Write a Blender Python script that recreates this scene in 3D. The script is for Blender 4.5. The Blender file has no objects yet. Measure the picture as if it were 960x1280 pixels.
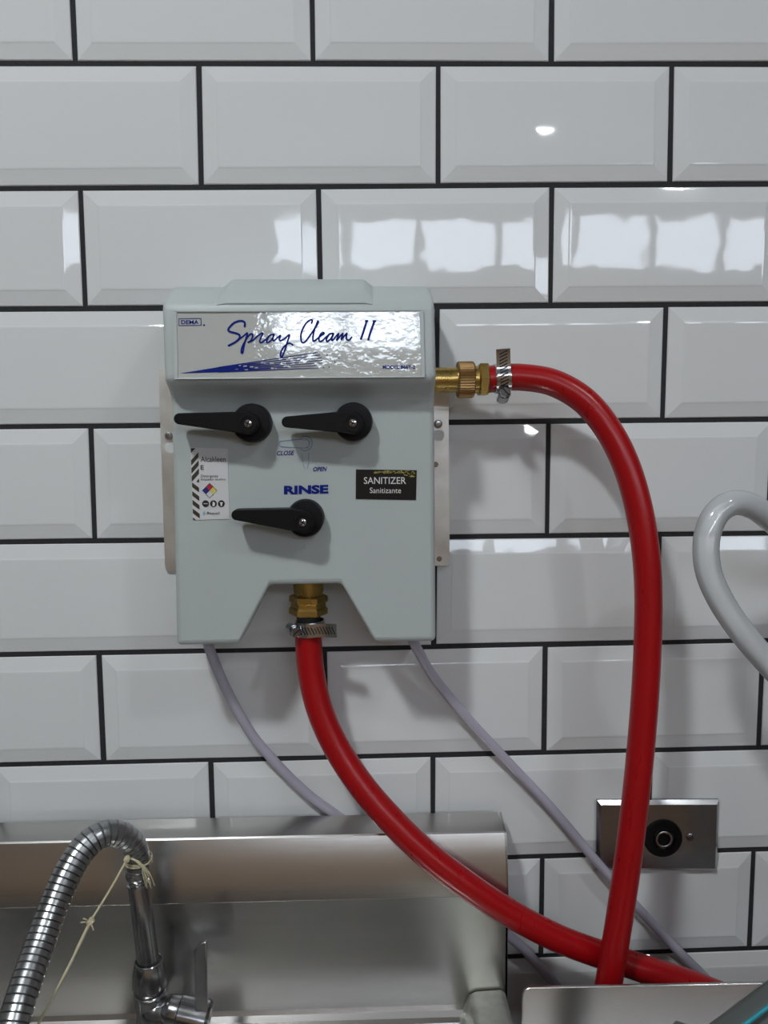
import bpy, bmesh, math, random
import numpy as np
from mathutils import Vector, Matrix

random.seed(7)
SC = bpy.context.scene
COL = SC.collection

# ------------------------------------------------------------------ camera
FPX = 1000.0                       # focal length in pixels of the 960x1280 frame
PITCH, YAW, ROLL = 0.10251, 0.030093, -0.0071975
Z0 = 1.76                          # height of the first grout line above the floor
CAM = np.array([0.041817, -0.709589, -0.30937 + Z0])
_f = np.array([math.sin(YAW) * math.cos(PITCH), math.cos(YAW) * math.cos(PITCH), -math.sin(PITCH)])
_r = np.array([math.cos(YAW), -math.sin(YAW), 0.0])
_u = np.cross(_r, _f)
RGT = _r * math.cos(ROLL) + _u * math.sin(ROLL)
UPV = -_r * math.sin(ROLL) + _u * math.cos(ROLL)
FWD = _f
cd = bpy.data.cameras.new('camera')
cam = bpy.data.objects.new('camera', cd)
COL.objects.link(cam)
cd.sensor_fit = 'VERTICAL'
cd.sensor_height = 36.0
cd.sensor_width = 27.0
cd.lens = FPX / 1280.0 * 36.0
cd.clip_start = 0.01
M = Matrix(((RGT[0], UPV[0], -FWD[0], CAM[0]), (RGT[1], UPV[1], -FWD[1], CAM[1]),
            (RGT[2], UPV[2], -FWD[2], CAM[2]), (0, 0, 0, 1)))
cam.matrix_world = M
SC.camera = cam

# ------------------------------------------------------------------ world, exposure
w = bpy.data.worlds.new('world')
SC.world = w
w.use_nodes = True
w.node_tree.nodes['Background'].inputs[0].default_value = (0.75, 0.82, 0.9, 1)
w.node_tree.nodes['Background'].inputs[1].default_value = 0.5
vs = SC.view_settings
vs.view_transform = 'Standard'
vs.look = 'None'
vs.gamma = 1.0
vs.use_curve_mapping = False
vs.exposure = 0.32
LAMP_E = (235.0, 100.0, 80.0)      # emission of the three ceiling discs
WIN_E = 8.0                        # daylight behind the frosted panes


def ray(u, v):
    return FWD * FPX + RGT * (u - 480.0) - UPV * (v - 640.0)


def W(u, v, d=0.0):
    """point seen at pixel (u, v) on the plane d metres in front of the tiled wall"""
    q = ray(u, v)
    t = (-d - CAM[1]) / q[1]
    return Vector(CAM + q * t)


def on_plane(p0, n):
    p0 = np.array(p0)
    n = np.array(n)

    def g(u, v):
        q = ray(u, v)
        return Vector(CAM + q * (np.dot(p0 - CAM, n) / np.dot(q, n)))
    return g


# ------------------------------------------------------------------ materials
MATS = {}


def mat(name, col=(.8, .8, .8), rough=.5, metal=0.0, trans=0.0, ior=1.45, spec=.5, bump=None, noise=None, emit=None, coat=0.0, alpha=1.0):
    """bump=(scale, strength, stretch) ; noise=(scale, amount, stretch)"""
    m = bpy.data.materials.new(name)
    m.use_nodes = True
    nt = m.node_tree
    b = nt.nodes['Principled BSDF']
    b.inputs['Base Color'].default_value = (*col, 1)
    b.inputs['Roughness'].default_value = rough
    b.inputs['Metallic'].default_value = metal
    b.inputs['Transmission Weight'].default_value = trans
    b.inputs['IOR'].default_value = ior
    b.inputs['Specular IOR Level'].default_value = spec
    b.inputs['Alpha'].default_value = alpha
    b.inputs['Coat Weight'].default_value = coat
    b.inputs['Coat Roughness'].default_value = .06
    if emit:
        b.inputs['Emission Color'].default_value = (*emit[0], 1)
        b.inputs['Emission Strength'].default_value = emit[1]
    co = nt.nodes.new('ShaderNodeTexCoord')

    def tex(scale, stretch, detail=4):
        mp = nt.nodes.new('ShaderNodeMapping')
        mp.inputs['Scale'].default_value = stretch
        nt.links.new(co.outputs['Object'], mp.inputs['Vector'])
        t = nt.nodes.new('ShaderNodeTexNoise')
        t.inputs['Scale'].default_value = scale
        t.inputs['Detail'].default_value = detail
        nt.links.new(mp.outputs[0], t.inputs['Vector'])
        return t
    if noise:
        t = tex(noise[0], noise[2])
        r = nt.nodes.new('ShaderNodeMapRange')
        r.inputs['To Min'].default_value = 1 - noise[1]
        r.inputs['To Max'].default_value = 1 + noise[1]
        nt.links.new(t.outputs[0], r.inputs[0])
        mx = nt.nodes.new('ShaderNodeVectorMath')
        mx.operation = 'SCALE'
        mx.inputs[0].default_value = col
        nt.links.new(r.outputs[0], mx.inputs['Scale'])
        nt.links.new(mx.outputs[0], b.inputs['Base Color'])
        rr = nt.nodes.new('ShaderNodeMapRange')
        rr.inputs['To Min'].default_value = max(0, rough - noise[1] * .35)
        rr.inputs['To Max'].default_value = min(1, rough + noise[1] * .35)
        nt.links.new(t.outputs[0], rr.inputs[0])
        nt.links.new(rr.outputs[0], b.inputs['Roughness'])
    if bump:
        t = tex(bump[0], bump[2], 2)
        bp = nt.nodes.new('ShaderNodeBump')
        bp.inputs['Strength'].default_value = bump[1]
        bp.inputs['Distance'].default_value = bump[3] if len(bump) > 3 else .001
        nt.links.new(t.outputs[0], bp.inputs['Height'])
        nt.links.new(bp.outputs[0], b.inputs['Normal'])
    MATS[name] = m
    return m


one = (1, 1, 1)


def vinyl(name, col, alpha):
    """cloudy see-through body under a glossy skin"""
    m = mat(name, col, .6, spec=0, alpha=alpha)
    nt = m.node_tree
    gl = nt.nodes.new('ShaderNodeBsdfGlossy')
    gl.inputs['Roughness'].default_value = .07
    fr = nt.nodes.new('ShaderNodeFresnel')
    fr.inputs['IOR'].default_value = 1.7
    mx = nt.nodes.new('ShaderNodeMixShader')
    nt.links.new(fr.outputs[0], mx.inputs[0])
    nt.links.new(nt.nodes['Principled BSDF'].outputs[0], mx.inputs[1])
    nt.links.new(gl.outputs[0], mx.inputs[2])
    nt.links.new(mx.outputs[0], nt.nodes['Material Output'].inputs[0])
    return m


TILE = mat('white_glazed_tile', (.70, .715, .72), .035, bump=(18, .25, one, .0012))
GROUT = mat('charcoal_grout', (.022, .022, .024), .9, noise=(220, .5, one), bump=(500, .6, one))
PLASTER = mat('painted_plaster', (.34, .33, .31), .7, bump=(90, .2, one))
WARM = mat('tan_wall_paint', (.74, .54, .38), .7, bump=(90, .2, one))
CEIL = mat('ceiling_paint', (.50, .50, .50), .8, bump=(60, .2, one))
FLOORM = mat('floor_tile', (.30, .20, .13), .5, noise=(5, .15, one))
PLASTIC = mat('grey_plastic', (.46, .505, .50), .42, noise=(9, .05, one), bump=(900, .12, one))
PLATE = mat('nameplate_film', (.50, .52, .50), .05, bump=(120, .16, (1, 1, 1.3), .0014), coat=1, spec=1.0)
BLUE = mat('blue_print', (.004, .016, .19), .5, spec=.15)
PALEBLUE = mat('pale_blue_print', (.10, .24, .42), .4)
BLACK = mat('black_plastic', (.007, .007, .0075), .45, spec=.2, bump=(700, .15, one))
RUBBER = mat('black_rubber', (.02, .02, .021), .6, noise=(60, .2, one))
RED = mat('red_rubber', (.34, .003, .006), .28, noise=(120, .05, (1, 1, .3)), bump=(400, .06, one))
BRASS = mat('brass', (.56, .40, .13), .28, metal=1, noise=(60, .25, one))
BRONZE = mat('knurled_bronze', (.40, .25, .11), .40, metal=1, noise=(60, .25, one))
ZINC = mat('galvanised_steel', (.78, .78, .74), .42, metal=1, noise=(45, .3, one))
CHROME = mat('chrome', (.62, .64, .66), .14, metal=1, noise=(40, .15, one))
COILM = mat('satin_coil', (.42, .43, .44), .30, metal=1, noise=(40, .2, one))
DULLCHROME = mat('tarnished_chrome', (.42, .43, .44), .20, metal=1, noise=(40, .3, one))
STEEL = mat('brushed_steel', (.60, .59, .57), .25, metal=1, noise=(30, .05, (.25, 1, 5)), bump=(260, .025, (.06, 1, 3)))
STEEL2 = mat('stained_steel', (.50, .51, .47), .6, metal=1, noise=(90, .4, one), bump=(160, .4, one))
DARKSTEEL = mat('dark_steel', (.34, .34, .35), .20, metal=1, noise=(40, .2, (.3, 1, 2)))
LILAC = vinyl('lilac_vinyl', (.52, .50, .60), .80)
CLEAR = vinyl('milky_vinyl', (.84, .88, .91), .58)
SMOKE = mat('smoky_vinyl', (.10, .115, .11), .3)
CYAN = mat('cyan_stripe', (.02, .30, .38), .4)
TWINE = mat('jute_twine', (.50, .45, .30), .85, noise=(300, .3, one))
WHITE = mat('white_paper', (.62, .62, .63), .45)
LABELBLACK = mat('black_label', (.008, .008, .008), .3)
INKBLACK = mat('black_ink', (.02, .018, .015), .5)
INKBROWN = mat('dark_stripe_ink', (.045, .038, .025), .5)
INKRED = mat('red_ink', (.40, .02, .05), .5)
INKYEL = mat('yellow_ink', (.62, .55, .12), .5)
INKNAVY = mat('navy_ink', (.015, .02, .16), .5)
INKTEAL = mat('teal_ink', (.25, .50, .50), .5)
INKWHITE = mat('white_ink', (.72, .72, .70), .5)
GOLD = mat('worn_yellow', (.42, .36, .07), .4, noise=(900, .5, one))
HOLE = mat('dark_recess', (.01, .01, .011), .8)
FRAME = mat('window_frame', (.30, .31, .33), .4)
LAMPW = mat('lamp_housing', (.8, .8, .8), .4)
GLOW = [mat('lamp_diffuser', (.9, .9, .9), .5, emit=((.935, .985, 1.0), e)) for e in LAMP_E]
PANE = mat('frosted_pane', (.8, .85, .9), .4, emit=((.80, .88, 1.0), WIN_E))

# ------------------------------------------------------------------ object helpers
ORG = {}


def thing(name, label, cat, loc, group=None):
    o = bpy.data.objects.new(name, None)
    COL.objects.link(o)
    o.empty_display_size = .02
    o.location = loc
    ORG[o] = Vector(loc)
    o['label'] = label
    o['category'] = cat
    if group:
        o['group'] = group
    return o


def obj(name, bm, m, parent=None, smooth=False, label=None, bevel=None, recalc=True):
    """bm is in world coordinates"""
    if recalc:
        bmesh.ops.recalc_face_normals(bm, faces=bm.faces)
    if parent is not None:
        org = ORG[parent]
    else:
        cs = [v.co for v in bm.verts]
        org = Vector((sum(c.x for c in cs) / len(cs), sum(c.y for c in cs) / len(cs), min(c.z for c in cs)))
    bmesh.ops.translate(bm, verts=bm.verts, vec=-org)
    me = bpy.data.meshes.new(name)
    bm.to_mesh(me)
    bm.free()
    if smooth:
        me.shade_smooth()
        if smooth != 'all':
            me.set_sharp_from_angle(angle=math.radians(38))
    me.materials.append(m)
    o = bpy.data.objects.new(name, me)
    COL.objects.link(o)
    if parent is not None:
        o.parent = parent
    else:
        o.location = org
    ORG[o] = org
    if label:
        o['label'] = label
    if bevel:
        md = o.modifiers.new('bevel', 'BEVEL')
        md.width = bevel[0]
        md.segments = bevel[1]
        md.limit_method = 'ANGLE'
        md.angle_limit = math.radians(bevel[2] if len(bevel) > 2 else 35)
        md.harden_normals = False
        me.shade_smooth()
        me.set_sharp_from_angle(angle=math.radians(60))
    return o


def tag(o, label, cat, group=None):
    o['label'] = label
    o['category'] = cat
    if group:
        o['group'] = group
    return o


def struct(o):
    o['kind'] = 'structure'
    return o


def box(bm, lo, hi):
    r = bmesh.ops.create_cube(bm, size=1)
    for v in r['verts']:
        v.co = Vector(((lo[0] + hi[0]) / 2 + v.co.x * (hi[0] - lo[0]), (lo[1] + hi[1]) / 2 + v.co.y * (hi[1] - lo[1]),
                       (lo[2] + hi[2]) / 2 + v.co.z * (hi[2] - lo[2])))
    return bm


def B(lo, hi):
    return box(bmesh.new(), lo, hi)


def loft(bm, rings, cap=True, close=True):
    vs_ = [[bm.verts.new(p) for p in r] for r in rings]
    n = len(rings[0])
    for a, b in zip(vs_, vs_[1:]):
        for i in range(n if close else n - 1):
            j = (i + 1) % n
            bm.faces.new((a[i], a[j], b[j], b[i]))
    if cap:
        bm.faces.new(vs_[0])
        bm.faces.new(vs_[-1])
    return bm


def catmull(pts, n=8):
    pts = [Vector(p) for p in pts]
    P = [pts[0] * 2 - pts[1]] + pts + [pts[-1] * 2 - pts[-2]]
    out = []
    for i in range(1, len(P) - 2):
        a, b, c, d = P[i - 1:i + 3]
        for k in range(n):
            t = k / n
            out.append(.5 * ((2 * b) + (c - a) * t + (2 * a - 5 * b + 4 * c - d) * t * t + (3 * b - a - 3 * c + d) * t ** 3))
    out.append(pts[-1])
    return out


def resample(pts, step):
    out = [pts[0].copy()]
    acc = 0.0
    for a, b in zip(pts, pts[1:]):
        L = (b - a).length
        while acc + L >= step and L > 1e-9:
            t = (step - acc) / L
            a = a + (b - a) * t
            out.append(a.copy())
            L = (b - a).length
            acc = 0.0
        acc += L
    return out


def sweep(bm, pts, rad, seg=20, cap=True, n0=None):
    """tube along pts; rad is a number or a list"""
    if not hasattr(rad, '__len__'):
        rad = [rad] * len(pts)
    T = []
    for i in range(len(pts)):
        a = pts[max(0, i - 1)]
        b = pts[min(len(pts) - 1, i + 1)]
        T.append((b - a).normalized())
    n = Vector(n0) if n0 else Vector((0, -1, 0.01))
    rings = []
    for p, t, r in zip(pts, T, rad):
        n = (n - t * n.dot(t)).normalized()
        b = t.cross(n)
        rings.append([p + (n * math.cos(2 * math.pi * k / seg) + b * math.sin(2 * math.pi * k / seg)) * r for k in range(seg)])
    return loft(bm, rings, cap)


def lathe(bm, o, ax, prof, seg=32, cap=True, ref=(0, 0, 1)):
    """prof: list of (distance along ax, radius); hexagon if seg == 6"""
    o = Vector(o)
    ax = Vector(ax).normalized()
    n = Vector(ref) if abs(Vector(ref).normalized().dot(ax)) < .98 else Vector((1, 0, 0))
    n = (n - ax * n.dot(ax)).normalized()
    b = ax.cross(n)
    rings = [[o + ax * t + (n * math.cos(2 * math.pi * k / seg) + b * math.sin(2 * math.pi * k / seg)) * r for k in range(seg)] for t, r in prof]
    return loft(bm, rings, cap)


def prism(bm, front, off):
    off = Vector(off)
    return loft(bm, [front, [p + off for p in front]])


def flat(bm, pts, off):
    """thin slab whose front outline is pts"""
    return prism(bm, [Vector(p) for p in pts], off)


TH = Vector((0, .00025, 0))


def ribbon(bm, pts2, wpx, g, lift, n=6, smooth=True):
    """printed stroke: pixel polyline on surface g"""
    P = catmull([Vector((x, y, 0)) for x, y in pts2], n) if smooth and len(pts2) > 2 else [Vector((x, y, 0)) for x, y in pts2]
    L, R = [], []
    for i, p in enumerate(P):
        t = (P[min(i + 1, len(P) - 1)] - P[max(i - 1, 0)]).normalized()
        s = Vector((-t.y, t.x, 0)) * wpx / 2
        L.append(p + s)
        R.append(p - s)
    f = lambda q: g(q.x, q.y) + Vector((0, -lift, 0))
    lv = [bm.verts.new(f(q)) for q in L]
    rv = [bm.verts.new(f(q)) for q in R]
    for i in range(len(P) - 1):
        bm.faces.new((lv[i], rv[i], rv[i + 1], lv[i + 1]))
    for q in (P[0], P[-1]):
        c = [bm.verts.new(f(q + Vector((math.cos(a) * wpx / 2, math.sin(a) * wpx / 2, 0)))) for a in [k * math.pi / 5 for k in range(10)]]
        bm.faces.new(c)
    return bm


def disc2(bm, cx, cy, r, g, lift, n=20):
    c = [bm.verts.new(g(cx + r * math.cos(2 * math.pi * k / n), cy + r * math.sin(2 * math.pi * k / n)) + Vector((0, -lift, 0))) for k in range(n)]
    bm.faces.new(c)
    return bm


def poly2(bm, pts, g, lift):
    bm.faces.new([bm.verts.new(g(x, y) + Vector((0, -lift, 0))) for x, y in pts])
    return bm


def text(bm, s, x0, x1, yb, h, g, lift, dy=0.0, bold=0.0, shear=0.0, squeeze=True):
    """letters whose bounding box spans x0..x1, baseline yb, height h (pixels) on surface g"""
    c = bpy.data.curves.new('t', 'FONT')
    c.body = s
    c.offset = bold
    c.shear = shear
    c.resolution_u = 3
    o = bpy.data.objects.new('t', c)
    COL.objects.link(o)
    bpy.context.view_layer.update()
    dg = bpy.context.evaluated_depsgraph_get()
    me = bpy.data.meshes.new_from_object(o.evaluated_get(dg))
    xs = [v.co.x for v in me.vertices]
    ys = [v.co.y for v in me.vertices]
    ax, bx_ = min(xs), max(xs)
    by = max(ys)
    vv = []
    for v in me.vertices:
        fx = (v.co.x - ax) / (bx_ - ax)
        fy = v.co.y / by
        vv.append(bm.verts.new(g(x0 + (x1 - x0) * fx, yb + dy * fx - h * fy) + Vector((0, -lift, 0))))
    for p in me.polygons:
        try:
            bm.faces.new([vv[i] for i in p.vertices])
        except ValueError:
            pass
    bpy.data.objects.remove(o)
    bpy.data.curves.remove(c)
    bpy.data.meshes.remove(me)
    return bm


def printed(name, bm, m, parent, label=None):
    bm.normal_update()
    for f in bm.faces:
        if f.normal.y > 0:
            f.normal_flip()
    return obj(name, bm, m, parent, label=label, recalc=False)


# ================================================================== THE ROOM
RX0, RX1, RY, RZ = -2.2, 3.3, -3.5, 2.78
struct(obj('floor', B((RX0 - .1, RY - .1, -.1), (RX1 + .1, .12, 0)), FLOORM))
struct(obj('ceiling', B((RX0 - .1, RY - .1, RZ), (RX1 + .1, .12, RZ + .1)), CEIL))
struct(obj('wall_left', B((RX0 - .1, RY, 0), (RX0, .004, RZ)), PLASTER))
struct(obj('wall_right', B((RX1, RY, 0), (RX1 + .1, .004, RZ)), PLASTER))
wall = struct(obj('wall_back', B((RX0 - .1, .004, 0), (RX1 + .1, .12, RZ)), GROUT))

# window strip high in the wall behind the camera
WX0, WX1, WZ0, WZ1 = -.43, 3.1, .505 + Z0, .79 + Z0
bm = B((RX0 - .1, RY - .1, 0), (RX1 + .1, RY, WZ0))
box(bm, (RX0 - .1, RY - .1, WZ1), (RX1 + .1, RY, RZ))
box(bm, (RX0 - .1, RY - .1, WZ0), (WX0, RY, WZ1))
box(bm, (WX1, RY - .1, WZ0), (RX1 + .1, RY, WZ1))
struct(obj('wall_front', bm, WARM))
win = struct(obj('window_rear_offscreen', B((WX0, RY - .06, WZ0), (WX1, RY - .05, WZ1)), PANE))
for k in range(10):
    x = WX0 + .02 + k * (WX1 - WX0 - .04) / 9
    obj('mullion', B((x - .022, RY - .05, WZ0), (x + .022, RY - .005, WZ1)), FRAME, win)
for z in (WZ0, WZ1 - .02):
    obj('rail', B((WX0, RY - .05, z), (WX1, RY - .006, z + .02)), FRAME, win)

# ---- metro tiles, row by row, joints where the photograph shows them
ROW = {0: (.00524, -.00107), 1: (.00773, -.10149), 2: (.00391, -.2027), 3: (.00298, -.30374), 4: (.00025, -.40616),
       5: (.00416, -.5075), 6: (.00309, -.61016), 7: (.008, -.7127), 8: (.00805, -.81267)}


def rowz(k, x):
    if k in ROW:
        a, b = ROW[k]
    else:
        a, b = .005, (-.1015 * k if k < 0 else -.81267 - .1015 * (k - 8))
    return Z0 + b + a * max(-.5, min(.7, x))


COLX = {-2: ((-.61, -.1951), (-.51, -.1952), (-.31, -.1936), (0, -.193)), -1: ((-.61, -.0975), (-.1, -.0906), (0, -.0901)),
        0: ((-.61, .0086), (-.51, .0079), (-.2, .0093), (-.1, .0092), (0, .006)),
        1: ((-.61, .1068), (-.1, .1119), (0, .1122)), 2: ((-.8, .2103), (-.4, .2108), (-.1, .2110), (0, .2085)),
        3: ((-.82, .3097), (-.4, .3135), (-.1, .3138), (0, .3130)), 4: ((-.8, .4123), (-.55, .4136))}


def colx(i, z):
    if i in COLX:
        t = COLX[i]
        return float(np.interp(z - Z0, [a for a, _ in t], [b for _, b in t]))
    return .0082 + i * .10125


def tile(rr, i):
    g = .0023
    zt, zb = rowz(rr - 1, colx(i, Z0 - .1 * rr)), rowz(rr, colx(i, Z0 - .1 * rr))
    zm = (zt + zb) / 2
    j = lambda: random.uniform(-.0004, .0004)
    xl, xr = colx(i, zm), colx(i + 2, zm)
    c = [Vector((colx(i, zb) + g + j(), 0, rowz(rr, xl) + g + j())), Vector((colx(i + 2, zb) - g + j(), 0, rowz(rr, xr) + g + j())),
         Vector((colx(i + 2, zt) - g + j(), 0, rowz(rr - 1, xr) - g + j())), Vector((colx(i, zt) + g + j(), 0, rowz(rr - 1, xl) - g + j()))]
    mid = sum(c, Vector()) / 4
    tx, tz = random.gauss(0, .0018), random.gauss(0, .0018)
    sg = ((1, 1), (-1, 1), (-1, -1), (1, -1))

    def ring(ins, y):
        out = []
        for p, (sx, sz) in zip(c, sg):
            q = p + Vector((sx * ins, 0, sz * ins))
            out.append(Vector((q.x, y + (q.x - mid.x) * tx + (q.z - mid.z) * tz, q.z)))
        return out
    bm = bmesh.new()
    loft(bm, [ring(0, .0085), ring(0, .0036), ring(.0007, .0029), ring(.0122, .0005), ring(.0134, .0001), ring(.0148, 0)], cap=True)
    return obj('tile', bm, TILE, wall)


ntile = 0
for rr in range(-6, 14):
    for i in range(-12, 15):
        if (i - rr) % 2 == 0 and -1.25 < colx(i, Z0) < 1.35:
            tile(rr, i)
            ntile += 1
print('tiles', ntile)

# ================================================================== DISPENSER
D = .070                                  # front face of the housing
dev = thing('spray_dispenser', 'grey plastic wall-mounted chemical dispenser with three black levers and blue lettering', 'dispenser', W(380, 806, .03))
face = lambda u, v: W(u, v, D)
zv = lambda v, d: W(380, v, d).z
ZB = zv(805, D)
ZN = zv(731, D)                           # roof of the notch
xl_ = lambda z: np.interp(z, [W(220, 800, D).z, W(214, 505, D).z, W(204, 380, .085).z], [W(220, 800, D).x, W(214, 505, D).x, W(202.5, 380, .085).x])
xr_ = lambda z: np.interp(z, [W(545, 800, D).z, W(543, 505, D).z, W(543, 380, .085).z], [W(545, 800, D).x, W(543, 505, D).x, W(543, 380, .085).x])
DT, DB = .0866, .090                       # head face, top and bottom
ZHT, ZHB = zv(381, DT), zv(474, DB)
prof = [(.0015, zv(359, .045) + .004), (.030, zv(359, .045) + .003), (.050, zv(360, .045)), (.066, zv(365, .066)), (.077, zv(370, .077)),
        (.083, zv(376, .083)), (DT, ZHT), (DB, ZHB)]
a0, z1 = DB, zv(508, D)
for k in range(1, 9):                     # hollow sweep under the head
    t = k / 8
    prof.append((D + (DB - D) * (1 - t) ** 2.2 * (1 if t < 1 else 0), ZHB + (z1 - ZHB) * (.10 + .90 * t)))
np_ = len(prof)
NOTCH = [(220, 0), (298, 0), (336, 1), (427, 1), (469, 0), (545, 0)]
u0x, u1x = W(220, 800, D).x, W(545, 800, D).x
rings = []
for u, hi in NOTCH:
    s = (W(u, 800 if not hi else 735, D).x - u0x) / (u1x - u0x)
    ring = []
    zb = ZN if hi else ZB
    pr = prof + [(D, zb), (.0015, zb)]
    for d, z in pr:
        ring.append(Vector((xl_(z) + (xr_(z) - xl_(z)) * s, -d, z)))
    rings.append(ring)
bm = bmesh.new()
loft(bm, rings)
obj('housing', bm, PLASTIC, dev, bevel=(.0042, 4, 40))

# raised pad on the crown
bm = bmesh.new()
pads = []
for u, h in ((277, 0), (290, .0058), (455, .0058), (467, 0)):
    ring = []
    for d, z in prof[:7]:
        t = {prof[0][0]: 1}.get(d, 1)
        hh = h * (1 if d < .07 else (.95 if d < .079 else (.6 if d < .084 else .12)))
        x = W(u, 360, .055).x
        ring.append(Vector((x, -d - (hh * .15), z + hh - (.0005 if h == 0 else 0))))
    ring.append(Vector((ring[-1].x, -.060, prof[6][1] + .001)))
    ring.append(Vector((ring[-1].x, -.002, prof[6][1] + .001)))
    pads.append(ring)
loft(bm, pads)
obj('raised_pad', bm, PLASTIC, dev, bevel=(.0016, 3, 30))

# nameplate
hn = Vector((0, -(ZHT - ZHB), DB - DT)).normalized()      # normal of the tilted head face
if hn.y > 0:
    hn = -hn
head = on_plane((0, -DT, ZHT), hn)
NP = [(217.5, 390), (528, 388.5), (530, 471.5), (219.5, 474)]
bm = bmesh.new()
q = [head(*p) + hn * .0007 for p in NP]
prism(bm, q, -hn * .0012)
plate = obj('nameplate', bm, PLATE, dev, label='glossy grey nameplate with blue script lettering')
bm = bmesh.new()
ctr = sum(q, Vector()) / 4
for a, b in zip(q, q[1:] + q[:1]):
    ia, ib = a + (ctr - a).normalized() * .0022, b + (ctr - b).normalized() * .0022
    oa, ob = a - (ctr - a).normalized() * .0006, b - (ctr - b).normalized() * .0006
    loft(bm, [[oa - hn * .001, oa + hn * .0012, ia + hn * .0009, ia - hn * .001], [ob - hn * .001, ob + hn * .0012, ib + hn * .0009, ib - hn * .001]])
obj('rim', bm, PLASTIC, plate)
LN = .0010
z9 = lambda l, ox: [(ox + x / 9.6, 392 + y / 9.6) for x, y in l]
SP = [
    z9([(250, 155), (252, 115), (225, 92), (180, 92), (120, 115), (70, 165), (55, 200), (80, 222), (140, 236), (185, 258), (190, 292), (160, 328), (110, 360), (60, 385)], 280),
    z9([(165, 322), (235, 272), (283, 235), (262, 310), (240, 400), (228, 468), (212, 470), (215, 420), (245, 350), (300, 265), (338, 245), (345, 280), (320, 330), (285, 348), (350, 322), (400, 275), (450, 240), (466, 242), (445, 290), (430, 335), (450, 350), (490, 322), (540, 275)], 280),
    z9([(596, 250), (550, 265), (515, 325), (520, 347), (560, 330), (598, 270), (600, 252), (585, 310), (600, 327), (640, 292), (680, 265), (664, 310), (680, 326), (730, 300), (787, 255), (765, 330), (735, 430), (697, 522), (680, 510), (690, 450), (730, 390), (785, 356), (826, 378)], 280),
    z9([(188, 115), (196, 82), (170, 80), (120, 120), (80, 190), (60, 260), (65, 330), (85, 351), (115, 335), (150, 290), (200, 220), (250, 140), (270, 97), (255, 108), (215, 220), (203, 310), (215, 331), (250, 308), (300, 268), (338, 240), (322, 228), (295, 250), (275, 295), (282, 331), (310, 330), (355, 290), (400, 252)], 370),
    z9([(442, 238), (400, 250), (365, 310), (375, 336), (420, 300), (452, 240), (430, 305), (440, 322), (480, 275), (512, 240), (500, 285), (490, 322), (540, 260), (562, 240), (555, 272), (545, 312), (590, 258), (612, 240), (603, 285), (610, 312), (640, 318), (668, 285)], 370),
    z9([(848, 92), (820, 185), (780, 305)], 370), z9([(838, 92), (856, 92)], 370), z9([(942, 92), (902, 200), (868, 312)], 370), z9([(930, 92), (950, 92)], 370)]
bm = bmesh.new()
for k, s in enumerate(SP):
    ribbon(bm, s, 2.7 if k in (0, 5, 6, 7, 8) else 2.1, head, LN + .00004 * k)
printed('script_lettering', bm, BLUE, plate)
bm = bmesh.new()
text(bm, 'DEMA', 226.8, 248.6, 405.2, 4.8, head, LN, bold=.02)
for a, b in (((224, 398.6), (251.6, 398.2)), ((251.6, 398.2), (251.8, 406.8)), ((251.8, 406.8), (224.2, 407.2)), ((224.2, 407.2), (224, 398.6))):
    ribbon(bm, [a, b], .8, head, LN, smooth=False)
disc2(bm, 255.4, 406.6, 1.2, head, LN)
printed('maker_lettering', bm, BLUE, plate)
bm = bmesh.new()
text(bm, 'MODEL 866T-2', 478.2, 519, 461, 4.4, head, LN, bold=.03)
printed('model_lettering', bm, BLUE, plate)
bm = bmesh.new()
O = (225.5, 466.8)
poly2(bm, [O, (284, 457.2), (284, 465.0)], head, LN)
for k in range(7):
    t = k / 6
    e = (397 + 6 * math.sin(3 * t), 440.5 + 19.5 * t)
    pos = .28 + .03 * (k % 2)
    while pos < (1.0 if k in (0, 6) else .98):
        ln = random.uniform(.10, .2)
        p2 = min(1, pos + ln)
        f = lambda s: (O[0] + (e[0] - O[0]) * s, O[1] + (e[1] - O[1]) * s)
        ribbon(bm, [f(pos), f(p2)], 1.5 * (1.1 - p2) + .55, head, LN + .00003 * k, smooth=False)
        pos = p2 + (0 if k in (0, 6) else random.uniform(.02, .035))
for x, y in ((413, 449), (418.5, 452.5), (423.5, 448), (397.5, 459.6), (404.5, 459.5), (411.5, 459), (409, 444)):
    disc2(bm, x, y, .8, head, LN, 8)
printed('spray_emblem', bm, BLUE, plate)

# printing and stickers on the front face
LF = .0004
bm = bmesh.new()
text(bm, 'RINSE', 355, 410.5, 617.3, 10.2, face, LF, dy=-1.3, bold=.05)
printed('rinse_lettering', bm, BLUE, dev)
bm = bmesh.new()
text(bm, 'CLOSE', 346, 368, 569.0, 5.4, face, LF, dy=-.4, bold=.015, shear=.25)
printed('close_lettering', bm, BLUE, dev)
bm = bmesh.new()
text(bm, 'OPEN', 391.5, 408.8, 589.0, 5.4, face, LF, dy=-.4, bold=.02, shear=.25)
printed('open_lettering', bm, BLUE, dev)
z12 = lambda l: [(340 + x / 12, 535 + y / 12) for x, y in l]
bm = bmesh.new()
ribbon(bm, z12([(420, 300), (290, 290), (150, 280), (108, 250), (115, 215), (150, 196), (280, 184), (400, 172), (480, 165)]), .8, face, LF)
for r, a, b in ((108, -130, 130), (68, -85, 90)):
    ribbon(bm, z12([(495 + r * math.cos(math.radians(t)), 232 + r * math.sin(math.radians(t))) for t in np.linspace(a, b, 14)]), .8, face, LF + .00005)
for l in ([(420, 300), (545, 300)], [(450, 390), (465, 520)], [(465, 540), (490, 610)], [(550, 370), (550, 500)], [(550, 520), (530, 615)]):
    ribbon(bm, z12(l), .6, face, LF, smooth=False)
printed('lever_diagram', bm, PALEBLUE, dev)

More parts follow.
